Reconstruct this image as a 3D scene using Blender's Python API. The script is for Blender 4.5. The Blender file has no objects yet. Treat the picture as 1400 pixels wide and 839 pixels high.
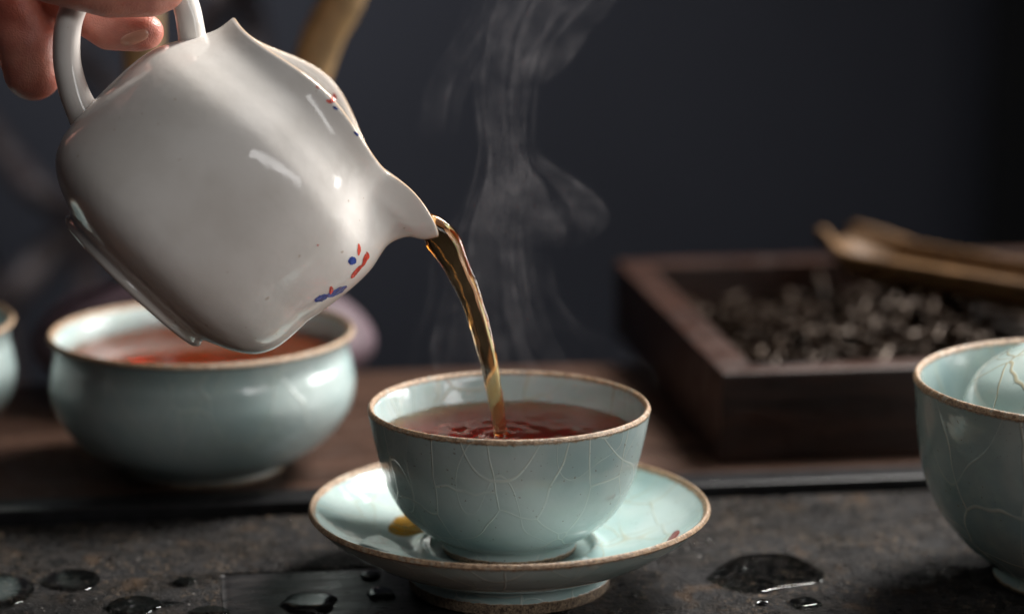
import bpy, bmesh, math, random
import numpy as np
from mathutils import Vector, Matrix, noise
from mathutils.bvhtree import BVHTree
random.seed(7); np.random.seed(7)
U = 0.01                      # all shapes below are written in centimetres
sc = bpy.context.scene
R = math.radians

# ------------------------------------------------------------------ camera
PITCH = R(12.2); LENS = 85.0; FPX = 1400 * LENS / 36.0
CAM = Vector((0.08, -63.95, 21.67))
FW = Vector((0, math.cos(PITCH), -math.sin(PITCH))); UPV = Vector((0, math.sin(PITCH), math.cos(PITCH)))
cd = bpy.data.cameras.new('camera'); cam = bpy.data.objects.new('camera', cd)
sc.collection.objects.link(cam)
cam.location = CAM * U; cam.rotation_euler = (R(90) - PITCH, 0, 0)
cd.lens = LENS; cd.sensor_width = 36; cd.clip_start = 0.01; cd.clip_end = 20
cd.dof.use_dof = True; cd.dof.focus_distance = 63.6 * U; cd.dof.aperture_fstop = 5.2
sc.camera = cam

# ------------------------------------------------------------------ world, lamps, exposure
w = bpy.data.worlds.new('World'); sc.world = w; w.use_nodes = True
w.node_tree.nodes['Background'].inputs[0].default_value = (0.80, 0.86, 1.0, 1)
w.node_tree.nodes['Background'].inputs[1].default_value = 0.016

def area(name, loc, target, sx, sy, power, col=(1, 1, 1), spread=180, xdir=None):
    l = bpy.data.lights.new(name, 'AREA'); l.shape = 'RECTANGLE'
    l.size = sx * U; l.size_y = sy * U; l.energy = power; l.color = col; l.spread = R(spread)
    o = bpy.data.objects.new(name, l); sc.collection.objects.link(o)
    o.location = Vector(loc) * U
    o.rotation_euler = (Vector(target) - Vector(loc)).to_track_quat('-Z', 'Y').to_euler()
    if xdir:
        z = (Vector(loc) - Vector(target)).normalized(); x = Vector(xdir); x = (x - z * x.dot(z)).normalized(); y = z.cross(x)
        o.rotation_euler = Matrix((x, y, z)).transposed().to_euler()
    return o
area('window_lamp', (36, 34, 60), (0, 1, 4), 20, 32, 5.8, (1, 0.965, 0.92), 110)
area('front_softbox', (40, -34, 104), (-5, -2, 8), 105, 105, 0.48, (1, 0.975, 0.95), 50)
area('strip_softbox', (52, -68, 36), (-5, 0, 12), 84, 13, 1.0, (1, 0.985, 0.97), 120, (0.95, 0.3, -0.42))
area('low_side_lamp', (78, 36, 18), (0, 0, 5), 44, 26, 1.7, (1, 0.98, 0.95), 90)
area('backdrop_lamp', (-30, 60, 46), (-18, 112, 0), 18, 18, 0.75, (0.95, 0.97, 1.0), 110)

sc.view_settings.view_transform = 'Standard'; sc.view_settings.look = 'None'
sc.view_settings.exposure = 0.0; sc.view_settings.gamma = 1.0
sc.render.engine = 'CYCLES'
cy = sc.cycles
cy.use_denoising = True; cy.use_adaptive_sampling = True; cy.adaptive_threshold = 0.022; cy.adaptive_min_samples = 16
try: cy.denoiser = 'OPENIMAGEDENOISE'
except Exception: pass
cy.max_bounces = 10; cy.transmission_bounces = 9; cy.transparent_max_bounces = 16
cy.glossy_bounces = 6; cy.diffuse_bounces = 4; cy.volume_bounces = 1
cy.sample_clamp_indirect = 6.0; cy.blur_glossy = 0.3

# ------------------------------------------------------------------ helpers
def P(px, py, Y):
    """world point (cm) seen at photo pixel px,py lying on the upright plane y = Y"""
    d = FW + Vector(((px - 700) / FPX, 0, 0)) - UPV * ((py - 419.5) / FPX)
    return CAM + d * ((Y - CAM.y) / d.y)
def G(px, py, z=0.0):
    d = FW + Vector(((px - 700) / FPX, 0, 0)) - UPV * ((py - 419.5) / FPX)
    return CAM + d * ((z - CAM.z) / d.z)
def ray(px, py):
    d = FW + Vector(((px - 700) / FPX, 0, 0)) - UPV * ((py - 419.5) / FPX)
    return CAM.copy(), d.normalized()
def link(o): sc.collection.objects.link(o); return o
def tag(o, label=None, cat=None, group=None, kind=None):
    if label: o['label'] = label
    if cat: o['category'] = cat
    if group: o['group'] = group
    if kind: o['kind'] = kind
    return o
def empty(name, loc=(0, 0, 0), rot=(0, 0, 0)):
    o = bpy.data.objects.new(name, None); o.empty_display_size = 0.01
    o.location = Vector(loc) * U; o.rotation_euler = rot
    return link(o)
def mk(name, verts, faces, mat=None, parent=None, loc=None, rot=None, smooth=True, attrs=None):
    me = bpy.data.meshes.new(name)
    me.from_pydata([(v[0] * U, v[1] * U, v[2] * U) for v in verts], [], faces)
    if smooth: me.polygons.foreach_set('use_smooth', [True] * len(me.polygons))
    if attrs:
        for k, vals in attrs.items():
            a = me.attributes.new(k, 'FLOAT', 'POINT'); a.data.foreach_set('value', list(vals))
    me.update()
    o = bpy.data.objects.new(name, me)
    if mat: me.materials.append(mat)
    if parent: o.parent = parent
    if loc is not None: o.location = Vector(loc) * U
    if rot is not None: o.rotation_euler = rot
    return link(o)
def fix_normals(o):
    bm = bmesh.new(); bm.from_mesh(o.data); bmesh.ops.recalc_face_normals(bm, faces=bm.faces)
    bm.to_mesh(o.data); bm.free(); return o
def copy_tree(o, parent=None):
    c = o.copy(); sc.collection.objects.link(c)
    if parent: c.parent = parent
    for ch in list(o.children): copy_tree(ch, c)
    return c
def spline(pts, n):
    """Catmull-Rom through pts, n samples, even in arc length"""
    p = np.array(pts, float)
    ext = np.vstack([2 * p[0] - p[1], p, 2 * p[-1] - p[-2]])
    out = []
    for i in range(len(p) - 1):
        a, b, c, d = ext[i:i + 4]
        for t in np.linspace(0, 1, 24, endpoint=False):
            out.append(0.5 * ((2 * b) + (-a + c) * t + (2 * a - 5 * b + 4 * c - d) * t * t + (-a + 3 * b - 3 * c + d) * t ** 3))
    out.append(p[-1]); out = np.array(out)
    s = np.concatenate([[0], np.cumsum(np.linalg.norm(np.diff(out, axis=0), axis=1))])
    q = np.linspace(0, s[-1], n)
    return np.stack([np.interp(q, s, out[:, k]) for k in range(out.shape[1])], 1)
def sstep(x, a, b):
    t = min(1, max(0, (x - a) / (b - a))); return t * t * (3 - 2 * t)
def lathe(prof, seg=120, wob=0.0, seed=0):
    """rings of a (r, z) profile; r < 1e-4 at an end becomes a pole"""
    V, F, ring = [], [], []
    for i, (r, z) in enumerate(prof):
        if r < 1e-4:
            ring.append([len(V)]); V.append((0, 0, z)); continue
        idx = []
        for k in range(seg):
            a = 2 * math.pi * k / seg
            rr = r
            if wob:
                rr = r * (1 + wob * (math.sin(2 * a + seed) * 0.6 + math.sin(3 * a + 1.7 * seed) * 0.4))
            zz = z + (wob * 1.6 * r * math.sin(a * 2 + seed * 2.3) * 0.25 if wob else 0)
            idx.append(len(V)); V.append((rr * math.cos(a), rr * math.sin(a), zz))
        ring.append(idx)
    for i in range(len(ring) - 1):
        A, B = ring[i], ring[i + 1]
        for k in range(seg):
            k2 = (k + 1) % seg
            if len(A) == 1 and len(B) == 1: break
            if len(A) == 1: F.append((A[0], B[k2], B[k]))
            elif len(B) == 1: F.append((A[k], A[k2], B[0]))
            else: F.append((A[k], A[k2], B[k2], B[k]))
    return V, F
def tube(path, rad, seg=16, flat=None, cap=True, up=None):
    """sweep; rad scalar list; flat list of depth/width ratios (second axis)"""
    pts = [Vector(p) for p in path]; n = len(pts); V, F = [], []
    upv = Vector(up) if up else Vector((0, 1, 0))
    for i in range(n):
        t = (pts[min(i + 1, n - 1)] - pts[max(i - 1, 0)]).normalized()
        b = (upv - t * upv.dot(t)).normalized(); a = b.cross(t).normalized()
        fl = flat[i] if flat is not None else 1.0
        for k in range(seg):
            an = 2 * math.pi * k / seg
            V.append(pts[i] + a * (math.cos(an) * rad[i]) + b * (math.sin(an) * rad[i] * fl))
    for i in range(n - 1):
        for k in range(seg):
            k2 = (k + 1) % seg
            F.append((i * seg + k, i * seg + k2, (i + 1) * seg + k2, (i + 1) * seg + k))
    if cap:
        F.append(tuple(range(seg - 1, -1, -1))); F.append(tuple((n - 1) * seg + k for k in range(seg)))
    return V, F
def box_vf(x0, x1, y0, y1, z0, z1, bev=0.06):
    bm = bmesh.new(); bmesh.ops.create_cube(bm, size=1)
    for v in bm.verts:
        v.co = Vector(((x0 + x1) / 2 + v.co.x * (x1 - x0), (y0 + y1) / 2 + v.co.y * (y1 - y0), (z0 + z1) / 2 + v.co.z * (z1 - z0)))
    if bev: bmesh.ops.bevel(bm, geom=bm.edges[:], offset=bev, segments=2, profile=0.6, affect='EDGES')
    bm.verts.index_update()
    V = [v.co.copy() for v in bm.verts]; F = [tuple(v.index for v in f.verts) for f in bm.faces]
    bm.free(); return V, F

# ------------------------------------------------------------------ materials
class N:
    def __init__(s, name):
        s.m = bpy.data.materials.new(name); s.m.use_nodes = True
        s.t = s.m.node_tree; s.t.nodes.clear()
        s.out = s.t.nodes.new('ShaderNodeOutputMaterial')
    def add(s, typ, **kw):
        n = s.t.nodes.new(typ)
        for k, v in kw.items():
            if k.startswith('in_'):
                key = k[3:]; key = int(key) if key.isdigit() else key.replace('_', ' ')
                s.set(n.inputs[key], v)
            else: setattr(n, k, v)
        return n
    def set(s, sock, v):
        if isinstance(v, bpy.types.NodeSocket): s.t.links.new(v, sock)
        elif isinstance(v, bpy.types.Node): s.t.links.new(v.outputs[0], sock)
        elif isinstance(v, (tuple, list)) and len(v) == 3 and sock.type == 'RGBA': sock.default_value = (*v, 1)
        else: sock.default_value = v
    def coord(s, scale=100.0, off=(0, 0, 0), stretch=(1, 1, 1)):
        c = s.add('ShaderNodeTexCoord')
        m = s.add('ShaderNodeMapping'); s.t.links.new(c.outputs['Object'], m.inputs['Vector'])
        m.inputs['Scale'].default_value = tuple(scale * k for k in stretch); m.inputs['Location'].default_value = off
        return m.outputs[0]
    def noise(s, vec, scale, detail=4, rough=0.55, dist=0.0):
        n = s.add('ShaderNodeTexNoise', in_Scale=scale, in_Detail=detail, in_Roughness=rough, in_Distortion=dist)
        s.set(n.inputs['Vector'], vec); return n.outputs['Fac']
    def ramp(s, fac, lo, hi, a=0.0, b=1.0, smooth=True):
        n = s.add('ShaderNodeMapRange', interpolation_type='SMOOTHSTEP' if smooth else 'LINEAR')
        s.set(n.inputs[0], fac); n.inputs[1].default_value = lo; n.inputs[2].default_value = hi
        n.inputs[3].default_value = a; n.inputs[4].default_value = b; return n.outputs[0]
    def math(s, op, a, b=0.0, c=0.0):
        n = s.add('ShaderNodeMath', operation=op)
        s.set(n.inputs[0], a); s.set(n.inputs[1], b)
        if op in ('MULTIPLY_ADD',): s.set(n.inputs[2], c)
        return n.outputs[0]
    def mix(s, fac, a, b):
        n = s.add('ShaderNodeMix', data_type='RGBA')
        s.set(n.inputs['Factor'], fac); s.set(n.inputs[6], a); s.set(n.inputs[7], b); return n.outputs[2]
    def attr(s, name):
        return s.add('ShaderNodeAttribute', attribute_name=name).outputs['Fac']
    def bump(s, h, strength=0.3, dist=0.01, normal=None):
        n = s.add('ShaderNodeBump', in_Strength=strength, in_Distance=dist * U); s.set(n.inputs['Height'], h)
        if normal is not None: s.set(n.inputs['Normal'], normal)
        return n.outputs[0]
    def bsdf(s, **kw):
        b = s.add('ShaderNodeBsdfPrincipled')
        for k, v in kw.items(): s.set(b.inputs[k.replace('_', ' ')], v)
        s.t.links.new(b.outputs[0], s.out.inputs['Surface']); return b
    def vcoord(s, vec, amount, nscale):
        n = s.add('ShaderNodeTexNoise', in_Scale=nscale, in_Detail=2.0); s.set(n.inputs['Vector'], vec)
        sub = s.add('ShaderNodeVectorMath', operation='SUBTRACT'); s.set(sub.inputs[0], n.outputs['Color']); sub.inputs[1].default_value = (.5, .5, .5)
        scl = s.add('ShaderNodeVectorMath', operation='SCALE'); s.set(scl.inputs[0], sub.outputs[0]); scl.inputs['Scale'].default_value = amount
        ad = s.add('ShaderNodeVectorMath', operation='ADD'); s.set(ad.inputs[0], vec); s.set(ad.inputs[1], scl.outputs[0]); return ad.outputs[0]

def celadon(name, seed, line=(0.68, 0.68, 0.58), line2=(0.36, 0.29, 0.15), base=(0.42, 0.485, 0.475), deep=(0.30, 0.395, 0.395), crack=0.62, amt=0.45):
    n = N(name); v = n.coord(off=(seed * 3.1, seed * 1.7, seed * 0.9))
    big = n.ramp(n.noise(v, 0.35, 3), 0.35, 0.68)
    col = n.mix(big, base, deep)
    blot = n.ramp(n.noise(v, 1.6, 4), 0.45, 0.75, 0, 0.35)
    col = n.mix(blot, col, (0.37, 0.47, 0.42))
    # crackle lines in two sizes, inside the glaze
    vz = n.coord(off=(seed * 3.1, seed * 1.7, seed * 0.9), stretch=(1, 1, 0.62))
    def contour(sc_, off, wd):
        m = n.add('ShaderNodeMapping'); n.set(m.inputs['Vector'], vz); m.inputs['Location'].default_value = (off, off * 1.3, off * 0.7)
        q = n.noise(m.outputs[0], sc_, 0.0, 0.4, 0.0)
        return n.ramp(n.math('ABSOLUTE', n.math('SUBTRACT', q, 0.5)), wd * 0.25, wd, 1, 0)
    vd = n.vcoord(vz, 0.9, 0.5)
    v1 = n.add('ShaderNodeTexVoronoi', feature='DISTANCE_TO_EDGE', in_Scale=crack); n.set(v1.inputs['Vector'], vd)
    l1 = n.ramp(v1.outputs['Distance'], 0.003, 0.020, 1.0, 0)
    ln = n.math('MAXIMUM', n.math('MAXIMUM', l1, n.math('MULTIPLY', contour(crack * 0.55, 3.0, 0.005), 0.8)), n.math('MULTIPLY', contour(crack * 0.9, 11.0, 0.006), 0.5))
    fade = n.ramp(n.noise(v, 0.6, 2), 0.36, 0.58, 0.3, 1.0)
    ln = n.math('MULTIPLY', ln, fade)
    inner = n.attr('inner')
    lc = n.mix(inner, line, line2)
    col = n.mix(n.math('MULTIPLY', ln, amt), col, lc)
    # iron specks
    sp = n.ramp(n.noise(v, 9.0, 1.0), 0.72, 0.77, 0, 0.55)
    col = n.mix(sp, col, (0.16, 0.10, 0.06))
    # bare brown clay near lip and foot
    ed = n.attr('edge'); jag = n.noise(v, 6.0, 4, 0.7)
    e = n.ramp(n.math('ADD', ed, n.math('MULTIPLY', n.math('SUBTRACT', jag, 0.5), 1.1)), 0.45, 0.85)
    clay = n.mix(n.ramp(n.noise(v, 11, 4, 0.7), 0.38, 0.66), (0.20, 0.105, 0.05), (0.46, 0.32, 0.20))
    col = n.mix(e, col, clay)
    h = n.math('ADD', n.math('MULTIPLY', ln, 0.9), n.math('MULTIPLY', n.noise(v, 2.2, 2), 0.9))
    bm1 = n.bump(h, 0.5, 0.025)
    gr = n.math('MULTIPLY', n.noise(v, 22, 3, 0.7), e)
    bm2 = n.bump(gr, 0.8, 0.035, bm1)
    rough = n.math('ADD', n.ramp(n.noise(v, 3, 3), 0.3, 0.7, 0.07, 0.16), n.math('MULTIPLY', e, 0.32))
    n.bsdf(Base_Color=col, Roughness=rough, Normal=bm2, IOR=1.52)
    return n.m
def clay_mat():
    n = N('bare_clay'); v = n.coord()
    c = n.mix(n.ramp(n.noise(v, 9, 5, 0.75), 0.36, 0.64), (0.15, 0.085, 0.045), (0.46, 0.31, 0.19))
    c = n.mix(n.ramp(n.noise(v, 16, 2), 0.62, 0.72), c, (0.06, 0.035, 0.02))
    c = n.mix(n.ramp(n.noise(v, 5, 2), 0.55, 0.7, 0, 0.45), c, (0.40, 0.44, 0.39))
    n.bsdf(Base_Color=c, Roughness=0.36, Normal=n.bump(n.noise(v, 14, 4, 0.75), 0.7, 0.05)); return n.m
def foot_mat():
    n = N('gritty_foot_clay'); v = n.coord()
    c = n.mix(n.ramp(n.noise(v, 8, 5, 0.8), 0.36, 0.62), (0.07, 0.045, 0.03), (0.34, 0.24, 0.15))
    c = n.mix(n.ramp(n.noise(v, 19, 2), 0.6, 0.68), c, (0.03, 0.02, 0.015))
    n.bsdf(Base_Color=c, Roughness=0.75, Normal=n.bump(n.noise(v, 16, 5, 0.8), 0.9, 0.06)); return n.m
def porcelain():
    n = N('white_porcelain'); v = n.coord()
    c = n.mix(n.ramp(n.noise(v, 0.5, 3), 0.35, 0.7), (0.78, 0.745, 0.705), (0.70, 0.66, 0.615))
    sp = n.ramp(n.noise(v, 5.0, 1.0), 0.755, 0.80, 0, 0.5)
    c = n.mix(sp, c, (0.33, 0.20, 0.10))
    ed = n.attr('edge')
    c = n.mix(n.ramp(n.math('ADD', ed, n.math('MULTIPLY', n.noise(v, 3, 3), 0.3)), 0.55, 1.2), c, (0.46, 0.33, 0.22))
    bp = n.bump(n.math('ADD', n.noise(v, 1.1, 3), n.math('MULTIPLY', n.noise(v, 0.35, 1), 2.0)), 0.35, 0.05)
    n.bsdf(Base_Color=c, Roughness=n.ramp(n.noise(v, 2.0, 3), 0.3, 0.7, 0.06, 0.15), Normal=bp, IOR=1.5)
    return n.m
def tea_mat(name='black_tea', k=1.0, cloud=0.0, col=(1, 1, 1)):
    n = N(name)
    g = n.bsdf(Base_Color=(1, 1, 1), Roughness=0.0, IOR=1.333, Transmission_Weight=1.0)
    if cloud:                                  # brewed tea is slightly cloudy
        d = n.add('ShaderNodeBsdfPrincipled', in_Base_Color=col, in_Roughness=0.0, in_IOR=1.333)
        m = n.add('ShaderNodeMixShader'); n.set(m.inputs[0], cloud); n.t.links.new(g.outputs[0], m.inputs[1]); n.t.links.new(d.outputs[0], m.inputs[2])
        n.t.links.new(m.outputs[0], n.out.inputs['Surface'])
    a = n.add('ShaderNodeVolumeAbsorption', in_Color=(0.94, 0.62, 0.0), in_Density=300.0 * k)
    n.t.links.new(a.outputs[0], n.out.inputs['Volume']); return n.m
def water_mat():
    n = N('clear_water')
    b = n.add('ShaderNodeBsdfGlass', in_Color=(0.80, 0.81, 0.81), in_Roughness=0.0, in_IOR=1.333)
    n.t.links.new(b.outputs[0], n.out.inputs['Surface']); return n.m
def slate_mat():
    n = N('dark_slate'); v = n.coord(stretch=(1, 0.6, 1)); vs = n.coord(stretch=(0.4, 0.9, 1))
    a = n.noise(vs, 0.7, 4, 0.6); f = n.noise(v, 2.6, 6, 0.8); f2 = n.noise(v, 5.5, 3, 0.7)
    c = n.mix(n.ramp(f, 0.40, 0.62), (0.0025, 0.0025, 0.0025), (0.034, 0.029, 0.026))
    c = n.mix(n.ramp(a, 0.40, 0.62, 0.0, 0.55), c, (0.030, 0.030, 0.032))
    g = n.noise(n.vcoord(v, 0.7, 1.2), 2.0, 3, 0.6, 1.2)
    fib = n.ramp(n.math('ABSOLUTE', n.math('SUBTRACT', g, 0.5)), 0.0, 0.035, 1, 0)
    fib = n.math('MULTIPLY', fib, n.ramp(f2, 0.42, 0.62))
    fib = n.math('MULTIPLY', fib, n.ramp(n.noise(v, 0.45, 3), 0.42, 0.62))
    c = n.mix(n.math('MULTIPLY', fib, 0.9), c, (0.23, 0.165, 0.11))
    c = n.mix(n.ramp(n.noise(v, 0.6, 3), 0.58, 0.70, 0, 0.5), c, (0.10, 0.062, 0.036))
    vo = n.add('ShaderNodeTexVoronoi', in_Scale=5.0); n.set(vo.inputs['Vector'], v)
    glint = n.math('MULTIPLY', n.ramp(vo.outputs['Distance'], 0.10, 0.22, 1, 0), n.ramp(n.noise(v, 3.1, 1), 0.60, 0.66))
    c = n.mix(glint, c, (0.34, 0.32, 0.30))  # rare bright specks: glints of light painted into the slate colour
    h = n.math('ADD', n.math('ADD', f, n.math('MULTIPLY', f2, 0.35)), n.math('MULTIPLY', fib, 0.12))
    bp = n.bump(h, 1.0, 0.30)
    r = n.ramp(n.noise(v, 1.6, 4), 0.3, 0.7, 0.24, 0.55)
    n.bsdf(Base_Color=c, Roughness=r, Normal=bp, Specular_IOR_Level=0.12); return n.m
def smooth_slate():
    n = N('honed_black_stone'); v = n.coord(stretch=(0.4, 1.6, 1))
    c = n.mix(n.ramp(n.noise(v, 1.5, 5), 0.35, 0.7), (0.010, 0.010, 0.011), (0.028, 0.025, 0.025))
    bp = n.bump(n.noise(v, 6, 5, 0.7), 0.22, 0.02)
    n.bsdf(Base_Color=c, Roughness=n.ramp(n.noise(v, 2, 4), 0.3, 0.7, 0.26, 0.42), Normal=bp, Specular_IOR_Level=0.22); return n.m
def wood(name, c1, c2, stretch=(0.12, 1.6, 1.6), rough=0.45, bs=0.4, spec=0.4, sc_=1.6):
    n = N(name); v = n.coord(stretch=stretch); w2 = n.coord()
    g = n.noise(n.vcoord(v, 0.5, 0.6), sc_, 6, 0.65, 0.6); f = n.noise(v, sc_ * 5, 4, 0.7)
    c = n.mix(n.ramp(g, 0.34, 0.68), c1, c2)
    c = n.mix(n.ramp(f, 0.55, 0.72, 0, 0.5), c, tuple(k * 0.4 for k in c1))
    bp = n.bump(n.math('ADD', g, n.math('MULTIPLY', f, 0.5)), bs, 0.05)
    n.bsdf(Base_Color=c, Roughness=n.ramp(n.noise(w2, 1.2, 3), 0.3, 0.7, rough - 0.08, rough + 0.12), Normal=bp, Specular_IOR_Level=spec); return n.m
def plain(name, col, rough=0.5, var=0.25, sc_=1.0, **kw):
    n = N(name); v = n.coord()
    c = n.mix(n.ramp(n.noise(v, sc_, 4), 0.3, 0.7), tuple(k * (1 - var) for k in col), tuple(min(1, k * (1 + var)) for k in col))
    n.bsdf(Base_Color=c, Roughness=rough, Normal=n.bump(n.noise(v, sc_ * 6, 3), 0.2, 0.02), **kw); return n.m
def skin_mat():
    n = N('skin'); v = n.coord()
    c = n.mix(n.ramp(n.noise(v, 1.2, 3), 0.35, 0.7), (0.42, 0.155, 0.115), (0.52, 0.225, 0.165))
    c = n.mix(n.ramp(n.noise(v, 4, 3), 0.5, 0.8, 0, 0.4), c, (0.46, 0.13, 0.10))
    vv = n.add('ShaderNodeTexVoronoi', in_Scale=17.0); n.set(vv.inputs['Vector'], n.vcoord(v, 0.3, 3.0))
    bp = n.bump(n.math('ADD', vv.outputs['Distance'], n.noise(v, 3, 3)), 0.3, 0.03)
    n.bsdf(Base_Color=c, Roughness=0.40, Normal=bp, Subsurface_Weight=0.35, Subsurface_Radius=(0.006, 0.002, 0.001), Subsurface_Scale=1.0); return n.m
M_CLAY, M_FOOT = clay_mat(), foot_mat()
M_TEA = tea_mat('black_tea', 1.0); M_TEACUP = tea_mat('brewed_tea', 0.9, 0.03, (0.16, 0.06, 0.010)); M_TEABOWL = tea_mat('red_tea', 0.8, 0.22, (0.30, 0.06, 0.006)); M_WATER = water_mat(); M_PORC = porcelain()
M_BEAD = tea_mat('water_bead', 0.0)
M_SLATE, M_HONED = slate_mat(), smooth_slate()
M_TABLE = wood('brown_table_wood', (0.028, 0.014, 0.009), (0.078, 0.040, 0.026), rough=0.5, spec=0.25)
M_BOX = wood('dark_box_wood', (0.009, 0.0036, 0.0025), (0.042, 0.0155, 0.0085), rough=0.42)
M_LIP = plain('black_stone_edge', (0.010, 0.010, 0.011), 0.36, 0.3, 2.0, Specular_IOR_Level=0.25)
M_WALL = plain('slate_blue_wall', (0.052, 0.054, 0.069), 0.85, 0.06, 0.05)
M_DARK = plain('black_panel', (0.006, 0.006, 0.007), 0.8, 0.2, 0.1)
M_SKIN = skin_mat(); M_NAIL = plain('fingernail', (0.52, 0.27, 0.19), 0.25, 0.1, 2.0, Subsurface_Weight=0.2, Subsurface_Radius=(0.003, 0.001, 0.001))
M_RED = plain('red_overglaze', (0.62, 0.07, 0.045), 0.15, 0.35, 6.0)
M_BLUE = plain('cobalt_underglaze', (0.035, 0.07, 0.30), 0.12, 0.5, 6.0)
M_BAMBOO = wood('amber_bamboo', (0.055, 0.028, 0.011), (0.135, 0.070, 0.026), stretch=(0.1, 1.5, 1.5), rough=0.55, spec=0.25)
M_LEAF = plain('black_tea_leaf', (0.007, 0.004, 0.0024), 0.34, 0.8, 1.5, Specular_IOR_Level=0.17, Specular_Tint=(1, 0.7, 0.5))
M_OCHRE = plain('ochre_cane', (0.24, 0.15, 0.065), 0.5, 0.3, 0.8)
M_MAUVE = plain('mauve_glaze', (0.075, 0.046, 0.058), 0.6, 0.35, 0.35)
M_TEAL = plain('teal_glaze', (0.11, 0.20, 0.22), 0.3, 0.2, 0.8)
M_CHAIR = plain('dark_bent_wood', (0.085, 0.064, 0.064), 0.45, 0.3, 0.3)

# ------------------------------------------------------------------ the setting
TROT = R(7.7)                                   # the tray and table stand slightly turned
ct, st = math.cos(TROT), math.sin(TROT)
def T(x, y, z=0.0): return Vector((x * ct - y * st, x * st + y * ct, z))
def Ti(p): return (p.x * ct + p.y * st, -p.x * st + p.y * ct)

wall = mk('wall', [(-160, 112, -70), (160, 112, -70), (160, 112, 120), (-160, 112, 120)], [(0, 1, 2, 3)], M_WALL)
tag(wall, kind='structure')
V, F = box_vf(33.5, 70, 103, 106, -70, 120, 0.3)
tag(mk('wall_panel', V, F, M_DARK, smooth=False), kind='structure')

table = empty('table', (0, 0, 0), (0, 0, TROT)); tag(table, kind='structure')
V, F = box_vf(-55, 55, -30, 24, -4.0, -1.25, 0.15); mk('table_base', V, F, M_TABLE, table, smooth=False)
yy = 8.75
for wd in (5.2, 5.1, 4.9):
    V, F = box_vf(-55, 55, yy, yy + wd - 0.02, -1.24, 0.30, 0.05); mk('plank', V, F, M_TABLE, table, smooth=False); yy += wd

# slate tea tray: rough boards, a honed inlay and a raised black lip along the back
tray = empty('tea_tray', (0, 0, 0), (0, 0, TROT))
tag(tray, 'dark slate tea tray with wet rough boards and black raised back edge', 'tray')
def slate_board(x0, x1, y0, y1, top, amp, mat, step=0.06, seed=0.0):
    nx, ny = int((x1 - x0) / step) + 1, int((y1 - y0) / step) + 1
    Vv, Ff = [], []
    for j in range(ny):
        for i in range(nx):
            x = x0 + (x1 - x0) * i / (nx - 1); y = y0 + (y1 - y0) * j / (ny - 1)
            e = min(x - x0, x1 - x, y - y0, y1 - y)
            dz = 0.0
            if amp:
                q = Vector((x * 0.5 + seed, y * 1.1, seed))
                dz = amp * (noise.fractal(q * 0.9, 1.0, 2.1, 4) * 0.6 + noise.fractal(q * 5.0, 0.8, 2.0, 2) * 0.22)
                dz = min(dz, amp * 0.4) - 0.035 * amp / 0.055 * max(0.0, 0.25 - abs(noise.noise(Vector((x * 3.5, y * 6, seed + 9)))) ) * 4 * max(0.0, noise.noise(Vector((x * 0.8, y * 1.6, seed + 3))) + 0.25)
                dz += 0.012 * noise.noise(Vector((x * 7, y * 8, seed)))
            jag = 0.03 * noise.noise(Vector((x * 3, y * 3, seed + 4)))
            dz -= 0.05 * (1 - sstep(e + jag, 0.0, 0.10))
            Vv.append((x, y, top + dz))
    for j in range(ny - 1):
        for i in range(nx - 1):
            Ff.append((j * nx + i, j * nx + i + 1, (j + 1) * nx + i + 1, (j + 1) * nx + i))
    # skirt
    def skirt(ids):
        b = len(Vv)
        for k in ids: Vv.append((Vv[k][0], Vv[k][1], -1.2))
        for k in range(len(ids) - 1): Ff.append((ids[k + 1], ids[k], b + k, b + k + 1))
    skirt([i for i in range(nx)][::-1]); skirt([(ny - 1) * nx + i for i in range(nx)])
    skirt([j * nx for j in range(ny)]); skirt([j * nx + nx - 1 for j in range(ny)][::-1])
    return mk('board', Vv, Ff, mat, tray)
slate_board(-21, 23, 2.06, 7.33, 0.0, 0.055, M_SLATE, seed=2.0)
slate_board(-21, -7.92, -5, 2.0, -0.005, 0.055, M_SLATE, seed=5.0)
slate_board(-7.905, 0.925, -5, 2.03, -0.03, 0.004, M_HONED, 0.15, seed=8.0)
slate_board(0.94, 23, -5, 2.0, -0.005, 0.055, M_SLATE, seed=11.0)
V, F = box_vf(-21, 23, 7.36, 8.72, -1.2, 0.42, 0.09); mk('raised_edge', V, F, M_LIP, tray)

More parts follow.
